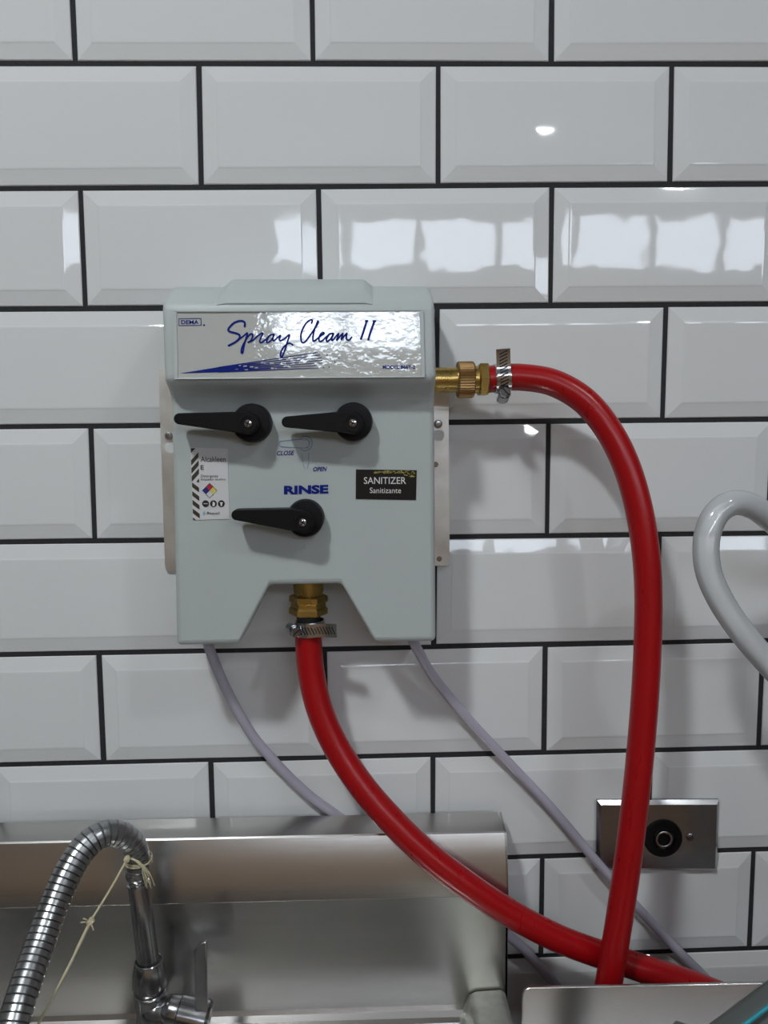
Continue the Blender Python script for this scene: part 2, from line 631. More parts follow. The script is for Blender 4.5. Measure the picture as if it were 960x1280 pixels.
# detergent label
LAB = [(238.2, 559.3), (284.6, 561), (286.9, 648.7), (241, 649.9)]
bm = bmesh.new()
prism(bm, [face(*p) + Vector((0, -.0005, 0)) for p in LAB], (0, .0008, 0))
lab = obj('detergent_label', bm, WHITE, dev, label='white detergent label with hazard diamond and striped edge')
zl = lambda l: [(225 + x * .1146, 545 + y * .1146) for x, y in l]
LL = .0008
bm = bmesh.new()
text(bm, 'Alcakleen', 251, 282.2, 577.0, 6.4, face, LL, bold=.005)
printed('label_lettering', bm, INKBLACK, lab)
bm = bmesh.new()
text(bm, 'E', 251, 255, 587.0, 5.6, face, LL, bold=.01)
printed('label_lettering', bm, INKBLACK, lab)
bm = bmesh.new()
text(bm, 'Detergente', 251.3, 272.7, 596.4, 3.2, face, LL)
printed('label_lettering', bm, INKBLACK, lab)
bm = bmesh.new()
text(bm, 'limpiador alcalino', 251.6, 282, 600.3, 2.8, face, LL)
printed('label_lettering', bm, INKBLACK, lab)
bm = bmesh.new()
text(bm, 'Blaquell', 259, 274.6, 643.0, 3.4, face, LL)
printed('label_lettering', bm, INKBLACK, lab)
bm = bmesh.new()
for k in range(5):
    y = 130 + k * 88 - 14
    x = 120 + k * 3
    pts = [(x, y + 60), (x + 80, y - 28), (x + 80, y + 28), (x + 2, y + 118)]
    if k == 0:
        pts = [(x, 133), (x + 52, 133), (x, y + 70)]
    if k == 4:
        pts = [(x + 48, 500), (x + 76, 462), (x + 78, 508)]
    poly2(bm, zl(pts), face, LL)
for k in range(5):
    y = 505 + k * 95
    x = 133 + k * 2.5
    pts = [(x, y), (x + 76, y + 58), (x + 77, y + 108), (x + 2, y + 52)]
    if k == 4:
        pts = [(x, 885), (x + 33, 912), (x + 2, 914)]
    poly2(bm, zl(pts), face, LL)
printed('hazard_stripes', bm, INKBROWN, lab)
cx, cy, h = 325, 595, 80
for nm, mt, dx, dy in (('diamond_cell', INKRED, 0, -.5), ('diamond_cell', INKNAVY, -.5, 0), ('diamond_cell', INKYEL, .5, 0)):
    bm = bmesh.new()
    c0, c1, hh = cx + dx * h, cy + dy * h, h * .5
    poly2(bm, zl([(c0, c1 - hh), (c0 + hh, c1), (c0, c1 + hh), (c0 - hh, c1)]), face, LL)
    printed(nm, bm, mt, lab)
bm = bmesh.new()
for a, b in (((cx - 40, cy + 40), (cx, cy + 80)), ((cx, cy + 80), (cx + 40, cy + 40)), ((cx - 80, cy), (cx, cy - 80)), ((cx, cy - 80), (cx + 80, cy))):
    ribbon(bm, zl([a, b]), .6, face, LL + .00005, smooth=False)
for x in (281, 367, 453):
    p = zl([(x, 737)])[0]
    disc2(bm, p[0], p[1], 4.3, face, LL)
printed('pictogram_discs', bm, INKBLACK, lab)
bm = bmesh.new()
ribbon(bm, zl([(262, 737), (300, 737)]), .9, face, LL + .0001, smooth=False)
poly2(bm, zl([(360, 712), (385, 730), (380, 762), (355, 765)]), face, LL + .0001)
poly2(bm, zl([(435, 722), (472, 722), (462, 738), (462, 760), (444, 760), (444, 738)]), face, LL + .0001)
printed('pictogram_marks', bm, INKWHITE, lab)
bm = bmesh.new()
poly2(bm, zl([(250, 860), (252, 825), (275, 818), (278, 850), (265, 866)]), face, LL)
printed('maker_mark', bm, INKTEAL, lab)

# sanitizer label
LAB = [(444.9, 586.7), (520.9, 587.7), (519.9, 625), (444.7, 623.7)]
bm = bmesh.new()
prism(bm, [face(*p) + Vector((0, -.0005, 0)) for p in LAB], (0, .0008, 0))
lab = obj('sanitizer_label', bm, LABELBLACK, dev, label='black label with white lettering and worn yellow corner')
bm = bmesh.new()
text(bm, 'SANITIZER', 454.8, 507.4, 604.7, 8.4, face, LL, bold=.004)
printed('label_lettering', bm, INKWHITE, lab)
bm = bmesh.new()
text(bm, 'Sanitizante', 462.2, 501.2, 616.2, 6.8, face, LL)
printed('label_lettering', bm, INKWHITE, lab)
bm = bmesh.new()
rs = random.Random(3)
for k in range(85):
    t = rs.random()
    x = 466 + 53 * t ** .75
    y = 588.3 + rs.random() ** 1.3 * (3.5 + 10 * max(0, t - .45))
    if y > 598.5 and x < 512:
        continue
    a = rs.uniform(-.6, .5)
    l_, w_ = rs.uniform(.8, 2.6), rs.uniform(.3, .75)
    ca, sa = math.cos(a), math.sin(a)
    pts = [(x + ca * i * l_ - sa * j * w_, y + sa * i * l_ + ca * j * w_) for i, j in ((-1, -.4), (.2, -1), (1, .2), (.1, .9))]
    if all(587.9 < q[1] and q[0] < 520.3 for q in pts):
        poly2(bm, pts, face, LL + .00003 * (k % 5))
printed('wear_marks', bm, GOLD, lab)


# levers
def lever(hc, hr, tip, tiph, rootx, rtop, rbot, screw):
    base = face(*hc)
    o = thing('x', '', '', (0, 0, 0)) if False else None
    R = hr * (.71 - .085) / 1000
    bm = bmesh.new()
    c = W(hc[0], hc[1], .084)
    c.y = 0
    lathe(bm, c, (0, -1, 0), [(D - .001, R * 1.0), (D + .010, R * .99), (D + .0125, R * .93), (D + .013, R * .6)], 48)
    lv = obj('lever_handle', bm, BLACK, dev, smooth=True)
    # arm: tapered blade, rounded at both ends, lying over the hub
    dt = D + .023
    scr = W(screw[0], screw[1], dt)
    tp = W(tip[0] + tiph, tip[1], dt)
    rt = tiph * (.71 - dt) / 1000
    rr_ = (rbot - rtop) / 2 * (.71 - dt) / 1000 * 1.06
    top = W(rootx, rtop, dt)
    bot = W(rootx, rbot, dt)
    out = []
    for k in range(9):
        a = math.pi / 2 + math.pi * k / 8
        out.append(tp + Vector((math.cos(a) * rt, 0, math.sin(a) * rt)))
    out.append(bot)
    for k in range(13):
        a = -math.pi / 2 + math.pi * k / 12
        out.append(scr + Vector((math.cos(a) * rr_, 0, math.sin(a) * rr_)))
    out.append(top)
    out = out[::-1]
    sc_ = lambda p, f: tp + (scr - tp) * .6 + (p - (tp + (scr - tp) * .6)) * f
    bm = bmesh.new()
    n = len(out)
    inn = []
    for p in out:                         # inset by 0.8 mm towards the arm axis
        ax = (scr - tp).normalized()
        t = max(0, min((scr - tp).length, (p - tp).dot(ax)))
        foot = tp + ax * t
        inn.append(foot + (p - foot) * (1 - .0009 / max(.002, (p - foot).length)))
    off = lambda P, dd: [Vector((p.x, -dd, p.z)) for p in P]
    loft(bm, [off(out, D + .0105), off(out, dt - .0008), off(inn, dt)])
    obj('arm', bm, BLACK, lv)
    # raised well around the screw
    bm = bmesh.new()
    lathe(bm, Vector((scr.x, 0, scr.z)), (0, -1, 0), [(dt - .001, rr_ * .80), (dt + .0008, rr_ * .76), (dt + .0008, rr_ * .62), (dt - .003, rr_ * .56), (dt - .0032, .0005)], 32, cap=False)
    obj('well', bm, BLACK, lv, smooth=True)
    bm = bmesh.new()
    sr = 5.6 * (.71 - dt) / 1000
    lathe(bm, Vector((scr.x, 0, scr.z)), (0, -1, 0), [(dt - .004, sr), (dt - .0005, sr), (dt + .0006, sr * .8), (dt + .001, sr * .45), (dt + .0011, sr * .05)], 24)
    s_ = obj('screw', bm, CHROME, lv, smooth=True)
    bm = bmesh.new()
    for ang in (.5, .5 + math.pi / 2):
        r_ = bmesh.ops.create_cube(bm, size=1)
        mm = Matrix.Translation((scr.x, -(dt + .0008), scr.z)) @ Matrix.Rotation(ang, 4, 'Y') @ Matrix.Diagonal((sr * 1.25, .001, sr * .26, 1))
        bmesh.ops.transform(bm, matrix=mm, verts=r_['verts'])
    obj('cross_slot', bm, HOLE, lv)
    return lv


lever((313.5, 528.8), 24.6, (217, 523.5), 7.0, 296, 514.5, 541.0, (310, 529.5))
lever((441.5, 527.3), 24.6, (352, 527.5), 7.0, 428, 514.0, 541.0, (441.0, 528.7))
lever((380.8, 649), 24.0, (289, 644.0), 6.8, 366, 636.0, 664.0, (378.4, 653))


# mounting plate behind the housing
def rrect(P, r, n=5):
    out = []
    m_ = len(P)
    for i in range(m_):
        p, a, b = P[i], P[i - 1], P[(i + 1) % m_]
        da, db = (a - p).normalized(), (b - p).normalized()
        for k in range(n + 1):
            t = k / n
            out.append(p + da * r * (1 - t) ** 2 + db * r * t ** 2)
    return out


bm = bmesh.new()
P = [W(198, 462, .003), W(560.5, 490, .003), W(562, 707, .003), W(206.5, 714.5, .003)]
P[1].z = P[0].z
prism(bm, rrect(P, .004), (0, .0022, 0))
mp = obj('mounting_plate', bm, ZINC, dev, label='galvanised steel plate behind the housing')
for (u, v) in ((547.5, 530), (211.5, 545)):
    bm = bmesh.new()
    c = W(u, v, .003)
    lathe(bm, Vector((c.x, 0, c.z)), (0, -1, 0), [(.002, .0036), (.0052, .0036), (.0064, .0026), (.0066, .001)], 20)
    obj('screw', bm, DULLCHROME, mp, smooth=True)
    bm = bmesh.new()
    lathe(bm, Vector((c.x + .0006, 0, c.z - .010)), (0, -1, 0), [(.0022, .0050), (.0033, .0050)], 24)
    obj('keyhole', bm, TILE, mp, smooth=True)
for (u, v) in ((549, 698.5), (544.5, 580.5)):
    bm = bmesh.new()
    c = W(u, v, .003)
    lathe(bm, Vector((c.x, 0, c.z)), (0, -1, 0), [(.0022, .0024), (.0034, .0024)], 20)
    obj('rivet', bm, DULLCHROME, mp, smooth=True)

# ---- brass inlet on the right flank
DI = .040
ax0, ax1 = W(536, 475, DI), W(612, 474.5, DI)
axd = (ax1 - ax0).normalized()
px = (.71 - DI) / 1000
bm = bmesh.new()
lathe(bm, ax0, axd, [(0, 15.5 * px), (36 * px, 15.5 * px)], 32)
obj('brass_pipe', bm, BRASS, dev, smooth=True)


def knurl(o, ax, t0, t1, r, n=44):
    ax = Vector(ax).normalized()
    nn = Vector((0, 0, 1))
    nn = (nn - ax * nn.dot(ax)).normalized()
    bb = ax.cross(nn)
    rings = []
    for t, f in ((t0, .93), (t0 + .0012, 1), (t1 - .0012, 1), (t1, .93)):
        rg = []
        for k in range(n * 2):
            a = math.pi * k / n
            rad = r * f * (1 if k % 2 else .955)
            rg.append(o + ax * t + (nn * math.cos(a) + bb * math.sin(a)) * rad)
        rings.append(rg)
    bm = bmesh.new()
    loft(bm, rings)
    return bm


obj('knurled_collar', knurl(ax0, axd, 35 * px, 56 * px, 22.5 * px), BRONZE, dev)
bm = bmesh.new()
lathe(bm, ax0, axd, [(55 * px, 17 * px), (63 * px, 17 * px)], 32)
obj('brass_neck', bm, BRASS, dev, smooth=True)
bm = bmesh.new()
lathe(bm, ax0, axd, [(61 * px, 20 * px), (62.5 * px, 22 * px), (72 * px, 22 * px), (73.5 * px, 20 * px)], 6, ref=(0, -.5, .9))
obj('hex_nut', bm, BRASS, dev)

# ---- brass outlet under the notch
DO = .036
b0, b1 = W(385.5, 726, DO), W(385.5, 800, DO)
bxd = (b1 - b0).normalized()
px = (.71 - DO) / 1000
bm = bmesh.new()
lathe(bm, b0, bxd, [(-4 * px, 19 * px), (12 * px, 19 * px), (22 * px, 17 * px)], 32)
obj('brass_pipe', bm, BRASS, dev, smooth=True)
bm = bmesh.new()
lathe(bm, b0, bxd, [(17 * px, 20 * px), (19 * px, 24.5 * px), (26 * px, 24.5 * px), (28 * px, 22 * px), (33 * px, 22 * px), (35 * px, 24.5 * px), (42 * px, 24.5 * px), (44 * px, 20 * px)], 6, ref=(.5, -.86, 0))
obj('hex_nut', bm, BRASS, dev)
bm = bmesh.new()
lathe(bm, b0, bxd, [(43 * px, 15 * px), (52 * px, 15 * px)], 24)
obj('black_washer', bm, RUBBER, dev, smooth=True)

# ================================================================== RED HOSES
RH = .0112


def path(l, n=10):
    return catmull([W(u, v, d) for u, v, d in l], n)


def clamp(hose, c, ax, up, wid, r, tail, scr_ang, sgn=1):
    """worm-drive clamp: band, slotted tail, housing, screw. up = direction the tail leaves in"""
    ax = Vector(ax).normalized()
    n = Vector(up)
    n = (n - ax * n.dot(ax)).normalized()
    b = ax.cross(n) * sgn
    P_ = lambda a, rad, t=0: c + ax * t + (n * math.cos(a) + b * math.sin(a)) * rad
    bm = bmesh.new()
    rings = []
    for k in range(41):
        a = 2 * math.pi * k / 40
        rings.append([P_(a, r, -wid / 2), P_(a, r + .0009, -wid / 2), P_(a, r + .0009, wid / 2), P_(a, r, wid / 2)])
    loft(bm, rings, cap=False)
    band = obj('hose_clamp', bm, CHROME, hose, smooth=True, label='chrome worm-drive clamp round the hose end')
    # tail: overlaps the band on the camera side, then leaves it tangentially
    bm = bmesh.new()
    pts = []
    a_s = scr_ang
    for k in range(13):
        a = a_s * (1 - k / 12) + .9 * (k / 12)
        pts.append(P_(a, r + .0012 + .0010 * k / 12))
    tdir = (pts[-1] - pts[-2]).normalized()
    last = pts[-1]
    bend = (last - c - ax * (last - c).dot(ax)).normalized()
    for k in range(1, 7):
        s_ = k / 6
        pts.append(last + tdir * tail * s_ * .9 + bend * tail * s_ * (.30 + .25 * s_))
    w2 = wid / 2 * .92
    rings = []
    for i, p in enumerate(pts):
        t = (pts[min(i + 1, len(pts) - 1)] - pts[max(0, i - 1)]).normalized()
        o_ = t.cross(ax).normalized()
        rings.append([p - ax * w2 + o_ * .0004, p + ax * w2 + o_ * .0004, p + ax * w2 - o_ * .0004, p - ax * w2 - o_ * .0004])
    loft(bm, rings)
    obj('band_tail', bm, CHROME, band, smooth=True)
    bm = bmesh.new()
    fine = resample(pts, .0026)
    for i in range(3, len(fine) - 1):
        p = fine[i]
        t = (fine[i + 1] - fine[i - 1]).normalized()
        o_ = t.cross(ax).normalized()
        d1 = (ax * .85 + t * .35).normalized()
        for sd in (1, -1):
            q = [p + d1 * (w2 * .62) + t * .0005, p + d1 * (w2 * .62) - t * .0005, p - d1 * (w2 * .62) - t * .0005, p - d1 * (w2 * .62) + t * .0005]
            bm.faces.new([bm.verts.new(x + o_ * .0006 * sd) for x in q])
    obj('band_slots', bm, HOLE, band)
    # housing + screw
    cc = P_(scr_ang, r + .0042)
    tv = (-n * math.sin(scr_ang) + b * math.cos(scr_ang)).normalized()
    ov = (n * math.cos(scr_ang) + b * math.sin(scr_ang)).normalized()
    bm = bmesh.new()
    hw = wid * .42
    ring = lambda t: [cc + tv * t + (ax * math.cos(a) * hw + ov * math.sin(a) * .0042) for a in [2 * math.pi * k / 16 for k in range(16)]]
    loft(bm, [ring(-.0045), ring(.007)])
    obj('worm_housing', bm, CHROME, band, smooth=True)
    bm = bmesh.new()
    lathe(bm, cc, -tv, [(.0045, .0022), (.006, .0022), (.006, .0046), (.0095, .0046), (.0102, .0038)], 6, ref=tuple(ov))
    s_ = obj('screw', bm, CHROME, band)
    bm = bmesh.new()
    e = cc - tv * .0103
    d1 = (ax * .6 + ov * .8).normalized()
    d2 = tv.cross(d1)
    bm.faces.new([bm.verts.new(e - tv * .0001 + d1 * i * .0042 + d2 * j * .0006) for i, j in ((1, 1), (-1, 1), (-1, -1), (1, -1))])
    obj('slot', bm, HOLE, band)
    return band


hp = path([(606, 474.5, DI), (625, 473, DI), (650, 471.5, .041), (690, 478, .044), (728, 499, .049), (757, 532, .055), (780, 575, .061), (796, 625, .066), (806, 680, .070), (810.5, 740, .073),
           (809, 820, .076), (804, 900, .079), (796.5, 980, .081), (787, 1060, .082), (777, 1130, .082), (767.5, 1190, .082), (760, 1235, .082), (750, 1300, .081), (738, 1400, .080), (728, 1600, .078)])
hose = thing('red_hose', 'red rubber hose arching from the brass inlet on the dispenser side', 'hose', hp[-1])
bm = bmesh.new()
sweep(bm, hp, RH, 28)
obj('hose_body', bm, RED, hose, smooth='all')
clamp(hose, W(627, 473, DI), W(640, 472, DI) - W(612, 474, DI), (0, -.18, 1), .0125, RH + .0003, .0150, math.radians(150), sgn=1)

hp = path([(385, 780, DO), (385.5, 800, DO), (389, 840, .038), (399, 885, .042), (420, 933, .047), (452, 982, .054), (492, 1028, .061), (536, 1070, .0655), (585, 1107, .0668), (640, 1143, .0645),
           (700, 1174, .061), (760, 1196, .059), (820, 1216, .058), (880, 1236, .058), (950, 1270, .058), (1030, 1340, .058), (1080, 1450, .06)])
hose = thing('red_hose', 'red rubber hose hanging from the brass outlet below the rinse lever', 'hose', hp[-1])
bm = bmesh.new()
sweep(bm, hp, RH * 1.03, 28)
obj('hose_body', bm, RED, hose, smooth='all')
clamp(hose, W(388, 784, DO), W(389, 800, DO) - W(387, 770, DO), (1, -.3, 0), .0125, RH + .0006, .0165, math.radians(140), sgn=1)

# ================================================================== THIN TUBES
tp_ = path([(258, 798, .030), (266, 822, .026), (284, 864, .018), (312, 914, .011), (346, 955, .0066), (386, 994, .0056), (430, 1026, .0056), (500, 1078, .0056), (580, 1130, .0056), (636, 1170, .0056), (662, 1194, .0058), (690, 1226, .007), (715, 1262, .009), (740, 1320, .010)])
bm = bmesh.new()
sweep(bm, tp_, .0045, 16)
o = obj('vinyl_tube', bm, LILAC, smooth='all')
tag(o, 'thin lilac vinyl tube running from dispenser corner down behind the sink backsplash', 'tube')
tp_ = path([(514, 796, .030), (522, 812, .027), (541, 845, .020), (580, 893, .013), (628, 945, .009), (690, 1011, .0075), (750, 1082, .0125), (800, 1138, .012), (846, 1187, .010), (886, 1227, .010), (930, 1280, .011), (960, 1330, .012)])
bm = bmesh.new()
sweep(bm, tp_, .0045, 16)
o = obj('vinyl_tube', bm, LILAC, smooth='all')
tag(o, 'thin lilac vinyl tube slanting across the tiles and the outlet plate', 'tube')

# ================================================================== CLEAR HOSE
ZTAB = W(700, 1400, .108).z - .28     # top of the steel table
cq = [W(u, v, d) for u, v, d in [(1010, 690, .085), (985, 668, .09), (960, 646, .095), (938, 632, .10), (915, 629, .104), (894, 644, .107), (883, 676, .11), (886, 716, .112), (904, 756, .114), (932, 796, .116), (965, 834, .118), (1010, 884, .124), (1045, 950, .135)]]
e_ = cq[-1]
cq += [Vector((e_.x + .022, -.150, e_.z - .12)), Vector((e_.x + .020, -.165, ZTAB + .10)), Vector((e_.x + .03, -.20, ZTAB + .03)), Vector((e_.x + .07, -.27, ZTAB + .0105)), Vector((e_.x + .12, -.36, ZTAB + .0103))]
cp = catmull(cq, 10)
ch = thing('clear_hose', 'thick milky clear vinyl hose curling in a loop beside the red hose', 'hose', cp[-1])
bm = bmesh.new()
sweep(bm, cp, .0098, 24, cap=False)
obj('hose_wall', bm, CLEAR, ch, smooth='all')
bm = bmesh.new()
sweep(bm, path([(1010, 690, .085), (985, 668, .09), (960, 648, .095), (938, 634.5, .10)], 6), .0062, 16)
obj('hose_barb', bm, RUBBER, ch, smooth=True, label='black barb pushed into the hose end')
e_ = W(1010, 690, .085)
bm = bmesh.new()
sweep(bm, catmull([e_ + Vector((-.008, -.003, .006)), e_, e_ + Vector((.040, .020, -.018)), e_ + Vector((.062, .055, -.020)), Vector((e_.x + .062, -.0005, e_.z - .020))], 6), .0105, 20)
obj('wall_elbow', bm, RUBBER, ch, smooth='all')
bm = bmesh.new()
lathe(bm, (e_.x + .062, 0, e_.z - .020), (0, -1, 0), [(.0003, .026), (.004, .026), (.006, .016), (.010, .013)], 28)
obj('wall_flange', bm, CHROME, ch, smooth=True)

# ================================================================== OUTLET
oc = W(824, 1046, .0)
ol = thing('power_outlet', 'steel cover plate with round black twist-lock socket on the tiles', 'outlet', W(824, 1090, 0))
P = [W(748.5, 1002.5, .006), W(899.5, 1002, .006), W(896.5, 1089.5, .006), W(747.5, 1089, .006)]
c_ = sum(P, Vector()) / 4
bm = bmesh.new()
F0 = [p + (p - c_).normalized() * .0010 for p in P]
loft(bm, [[Vector((p.x, -.0003, p.z)) for p in F0], [Vector((p.x, -.0030, p.z)) for p in F0],
          [Vector((p.x + (.003 if p.x < c_.x else -.003), -.0060, p.z + (.0035 if p.z < c_.z else -.0035))) for p in F0]])
op = obj('cover_plate', bm, DARKSTEEL, ol)
oc = W(828.5, 1047.5, .006)
bm = bmesh.new()
R = 25.5 * .704 / 1000
lathe(bm, Vector((oc.x, 0, oc.z)), (0, -1, 0), [(.004, R), (.0075, R), (.0085, R * .96), (.0085, R * .62), (.0070, R * .58), (.0068, .001)], 40)
obj('socket_face', bm, BLACK, ol, smooth=True)
bm = bmesh.new()
lathe(bm, Vector((oc.x, 0, oc.z)), (0, -1, 0), [(.006, R * .46), (.0092, R * .46), (.0096, R * .43), (.0096, R * .36), (.0092, R * .33), (.006, R * .33)], 32, cap=False)
obj('socket_ring', bm, DARKSTEEL, ol, smooth=True)
for ang in (20, 140, 260):
    bm = bmesh.new()
    r_ = bmesh.ops.create_cube(bm, size=1)
    a = math.radians(ang)
    mm = Matrix.Translation((oc.x + math.cos(a) * R * .53, -.0079, oc.z + math.sin(a) * R * .53)) @ Matrix.Rotation(-a, 4, 'Y') @ Matrix.Diagonal((.0016, .0016, .006, 1))
    bmesh.ops.transform(bm, matrix=mm, verts=r_['verts'])
    obj('socket_slot', bm, HOLE, ol)
for u in (862.5, 786):
    bm = bmesh.new()
    c = W(u, 1046.5, .006)
    lathe(bm, Vector((c.x, 0, c.z)), (0, -1, 0), [(.005, .0035), (.0064, .0035), (.0070, .0022), (.0071, .0005)], 20)
    s_ = obj('plate_screw', bm, DARKSTEEL, ol, smooth=True)
    bm = B((c.x - .003, -.0074, c.z - .0004), (c.x + .003, -.0068, c.z + .0004))
    obj('slot', bm, HOLE, s_)

# ================================================================== SINK
sx0 = -.95
XE = W(634, 1110, .045).x
XD = W(653, 1236, .108).x - .003      # right edge of the deck
zr0 = W(430, 1019, .012).z
zr1 = W(430, 1043, .036).z
zr2 = W(430, 1124, .046).z
zdk = W(430, 1274, .050).z
sink = thing('steel_sink', 'brushed stainless steel sink with tall folded backsplash against the tiles', 'sink', (-.39, -.35, 0))
front = [(.012, zr0), (.036, zr1), (.0373, zr1 - .0012)]
zr2 = W(430, 1124, .050).z
for tilt in (21, 17.5, 14, 10.5, 8):      # the band under the ridge bows gently outwards
    d_, z_ = front[-1]
    h_ = (zr1 - .0012 - zr2) / 5
    front.append((d_ + h_ * math.tan(math.radians(tilt)), z_ - h_))
dk = front[-1][0]
front += [(dk - .0005, zr2 - .0008), (dk - .0015, zr2 - .0010), (dk - .0015, zdk + .010), (dk - .0005, zdk + .0055), (dk + .003, zdk + .0015), (dk + .008, zdk)]
print('crease', dk)
back = [(d - .0016, z - .0012) for d, z in front]
pr = front + [(dk + .010, zdk - .003)] + back[::-1]
bm = bmesh.new()
rings = []
for x in (sx0, XE):
    rings.append([Vector((x - (.0035 if x > 0 and d < .03 else 0), -d, z)) for d, z in pr])
loft(bm, rings)
bs = obj('backsplash', bm, STEEL, sink, smooth=True)
bs.data.set_sharp_from_angle(angle=math.radians(9))
# folded end of the backsplash
bm = bmesh.new()
fr = [(d, z) for d, z in front[:12]]
pr = fr + [(d - .0010 if i < 2 else .022, z - .012) if False else (max(.012, d - .020), z - .002) for i, (d, z) in list(enumerate(fr))[::-1]]
loft(bm, [[Vector((XE - .0016, -d, z)) for d, z in pr], [Vector((XE + .0002, -d, z)) for d, z in pr]])
obj('end_fold', bm, STEEL, sink)
# deck with basin
bxl, bxr, byb, byf = -.80, XD - .048, -.110, -.56
bm = bmesh.new()
for lo, hi in (((sx0, byb, zdk - .003), (XD, -.060, zdk)), ((sx0, -.66, zdk - .003), (XD, byf, zdk)),
               ((sx0, byf, zdk - .003), (bxl, byb, zdk)), ((bxr, byf, zdk - .003), (XD, byb, zdk))):
    box(bm, lo, hi)
obj('deck', bm, STEEL, sink)
bm = bmesh.new()
zb_ = zdk - .28
for lo, hi in (((bxl - .002, byf, zb_), (bxl, byb, zdk - .003)), ((bxr, byf, zb_), (bxr + .002, byb, zdk - .003)), ((bxl, byb, zb_), (bxr, byb + .002, zdk - .003)),
               ((bxl, byf - .002, zb_), (bxr, byf, zdk - .003)), ((bxl - .002, byf - .002, zb_ - .002), (bxr + .002, byb + .002, zb_))):
    box(bm, lo, hi)
obj('basin', bm, STEEL, sink)
obj('apron', B((sx0, -.665, zdk - .06), (XD, -.66, zdk + .001)), STEEL, sink)
# raised welded corner of the marine edge
zc = W(610, 1250, .062).z
q0, q1 = W(574, 1270, .060), W(594, 1255, .062)
xe = XD
bm = bmesh.new()
pr = [(q0.x, zdk - .001), (q0.x + .002, zdk + .002), (q1.x - .004, zc - .003), (q1.x + .002, zc), (xe - .004, zc + .001), (xe, zc - .002), (xe, zdk - .001)]
loft(bm, [[Vector((x, -.050, z)) for x, z in pr], [Vector((x, -.66, z)) for x, z in pr]])
obj('raised_edge', bm, STEEL2, sink, bevel=(.0015, 2, 30))
for x in (sx0 + .05, XE - .05):
    for y in (-.09, -.62):
        bm = bmesh.new()
        lathe(bm, (x, y, 0), (0, 0, 1), [(0, .024), (.03, .024), (.03, .019), (zdk - .003, .019)], 16)
        obj('leg', bm, STEEL, sink, smooth=True)

# ================================================================== FAUCET
DFA = .090
FK = (.71 - DFA) / .56               # radii were measured for a faucet 0.15 m out


def flathe(bm, o, ax, prof, seg=32, **k):
    return lathe(bm, o, ax, [(t, r * FK) for t, r in prof], seg, **k)


fau = thing('sink_faucet', 'tarnished chrome pre-rinse faucet with coiled flexible hose above the sink', 'faucet', W(190, 1300, DFA))
pf = (.71 - DFA) / 1000
r0, r1 = W(172, 1096, DFA - .006), W(186.5, 1212, DFA)
bm = bmesh.new()
rd = (r1 - r0)
L = rd.length
flathe(bm, r0, rd, [(-.009, .0062), (-.004, .0085), (0, .0082), (.003, .0066), (.006, .0072), (.008, .0076), (L * .5, .0078), (L, .0080)], 28)
obj('riser_pipe', bm, DULLCHROME, fau, smooth=True)
bm = bmesh.new()
flathe(bm, r0, rd, [(.0045, .0072), (.0050, .0084), (.0062, .0084), (.0067, .0072)], 28)
obj('riser_ring', bm, DULLCHROME, fau, smooth=True)
c0, c1 = W(186, 1201, DFA), W(187.5, 1242, DFA)
cdv = (c1 - c0)
L = cdv.length
bm = bmesh.new()
flathe(bm, c0, cdv, [(.001, .0088), (0, .0098), (.0015, .0104), (.012, .0122), (L * .72, .0126), (L * .80, .0110), (L, .0110)], 32)
obj('riser_nut', bm, DULLCHROME, fau, smooth=True)
bm = bmesh.new()
flathe(bm, c0, cdv, [(-.0004, .0090), (-.0008, .0096), (0, .0102), (.0008, .0102)], 32, cap=False)
obj('nut_lip', bm, DULLCHROME, fau, smooth=True)
# elbow body bending towards the valve
bm = bmesh.new()
sweep(bm, path([(187.5, 1238, DFA), (189, 1255, DFA), (196, 1266, DFA + .003), (212, 1268, DFA + .005), (232, 1270, DFA + .006)], 6), .0118 * FK, 24)
obj('elbow', bm, DULLCHROME, fau, smooth='all')
v0, v1 = W(208, 1262, DFA + .006), W(252, 1272, DFA + .008)
vd = (v1 - v0)
L = vd.length
bm = bmesh.new()
flathe(bm, v0, vd, [(-.003, .0080), (0, .0102), (.003, .0112), (.010, .0113), (.011, .0122), (L, .0124)], 32)
obj('valve_barrel', bm, DULLCHROME, fau, smooth=True)
bm = bmesh.new()
flathe(bm, v1, vd, [(-.002, .0128), (.004, .0128), (.0065, .0110), (.0075, .004)], 32)
obj('valve_cap', bm, DULLCHROME, fau, smooth=True)
# lever blade standing up from the valve
bm = bmesh.new()
dl = DFA + .016
cut = [(243.5, 1278), (243.2, 1230), (243.0, 1191), (246, 1184.5), (251, 1179.5), (257.5, 1177.5), (258.5, 1230), (259.5, 1278)]
prism(bm, [W(u, v, dl) for u, v in cut], (0, .004, 0))
obj('lever_blade', bm, DULLCHROME, fau, bevel=(.0008, 2, 40))
# pedestal to the deck
bm = bmesh.new()
e = W(190, 1262, DFA)
flathe(bm, (e.x, e.y, zdk), (0, 0, 1), [(0, .018), (.004, .018), (.006, .015), (.02, .0125), (e.z - zdk, .0115)], 28)
obj('pedestal', bm, DULLCHROME, fau, smooth=True)
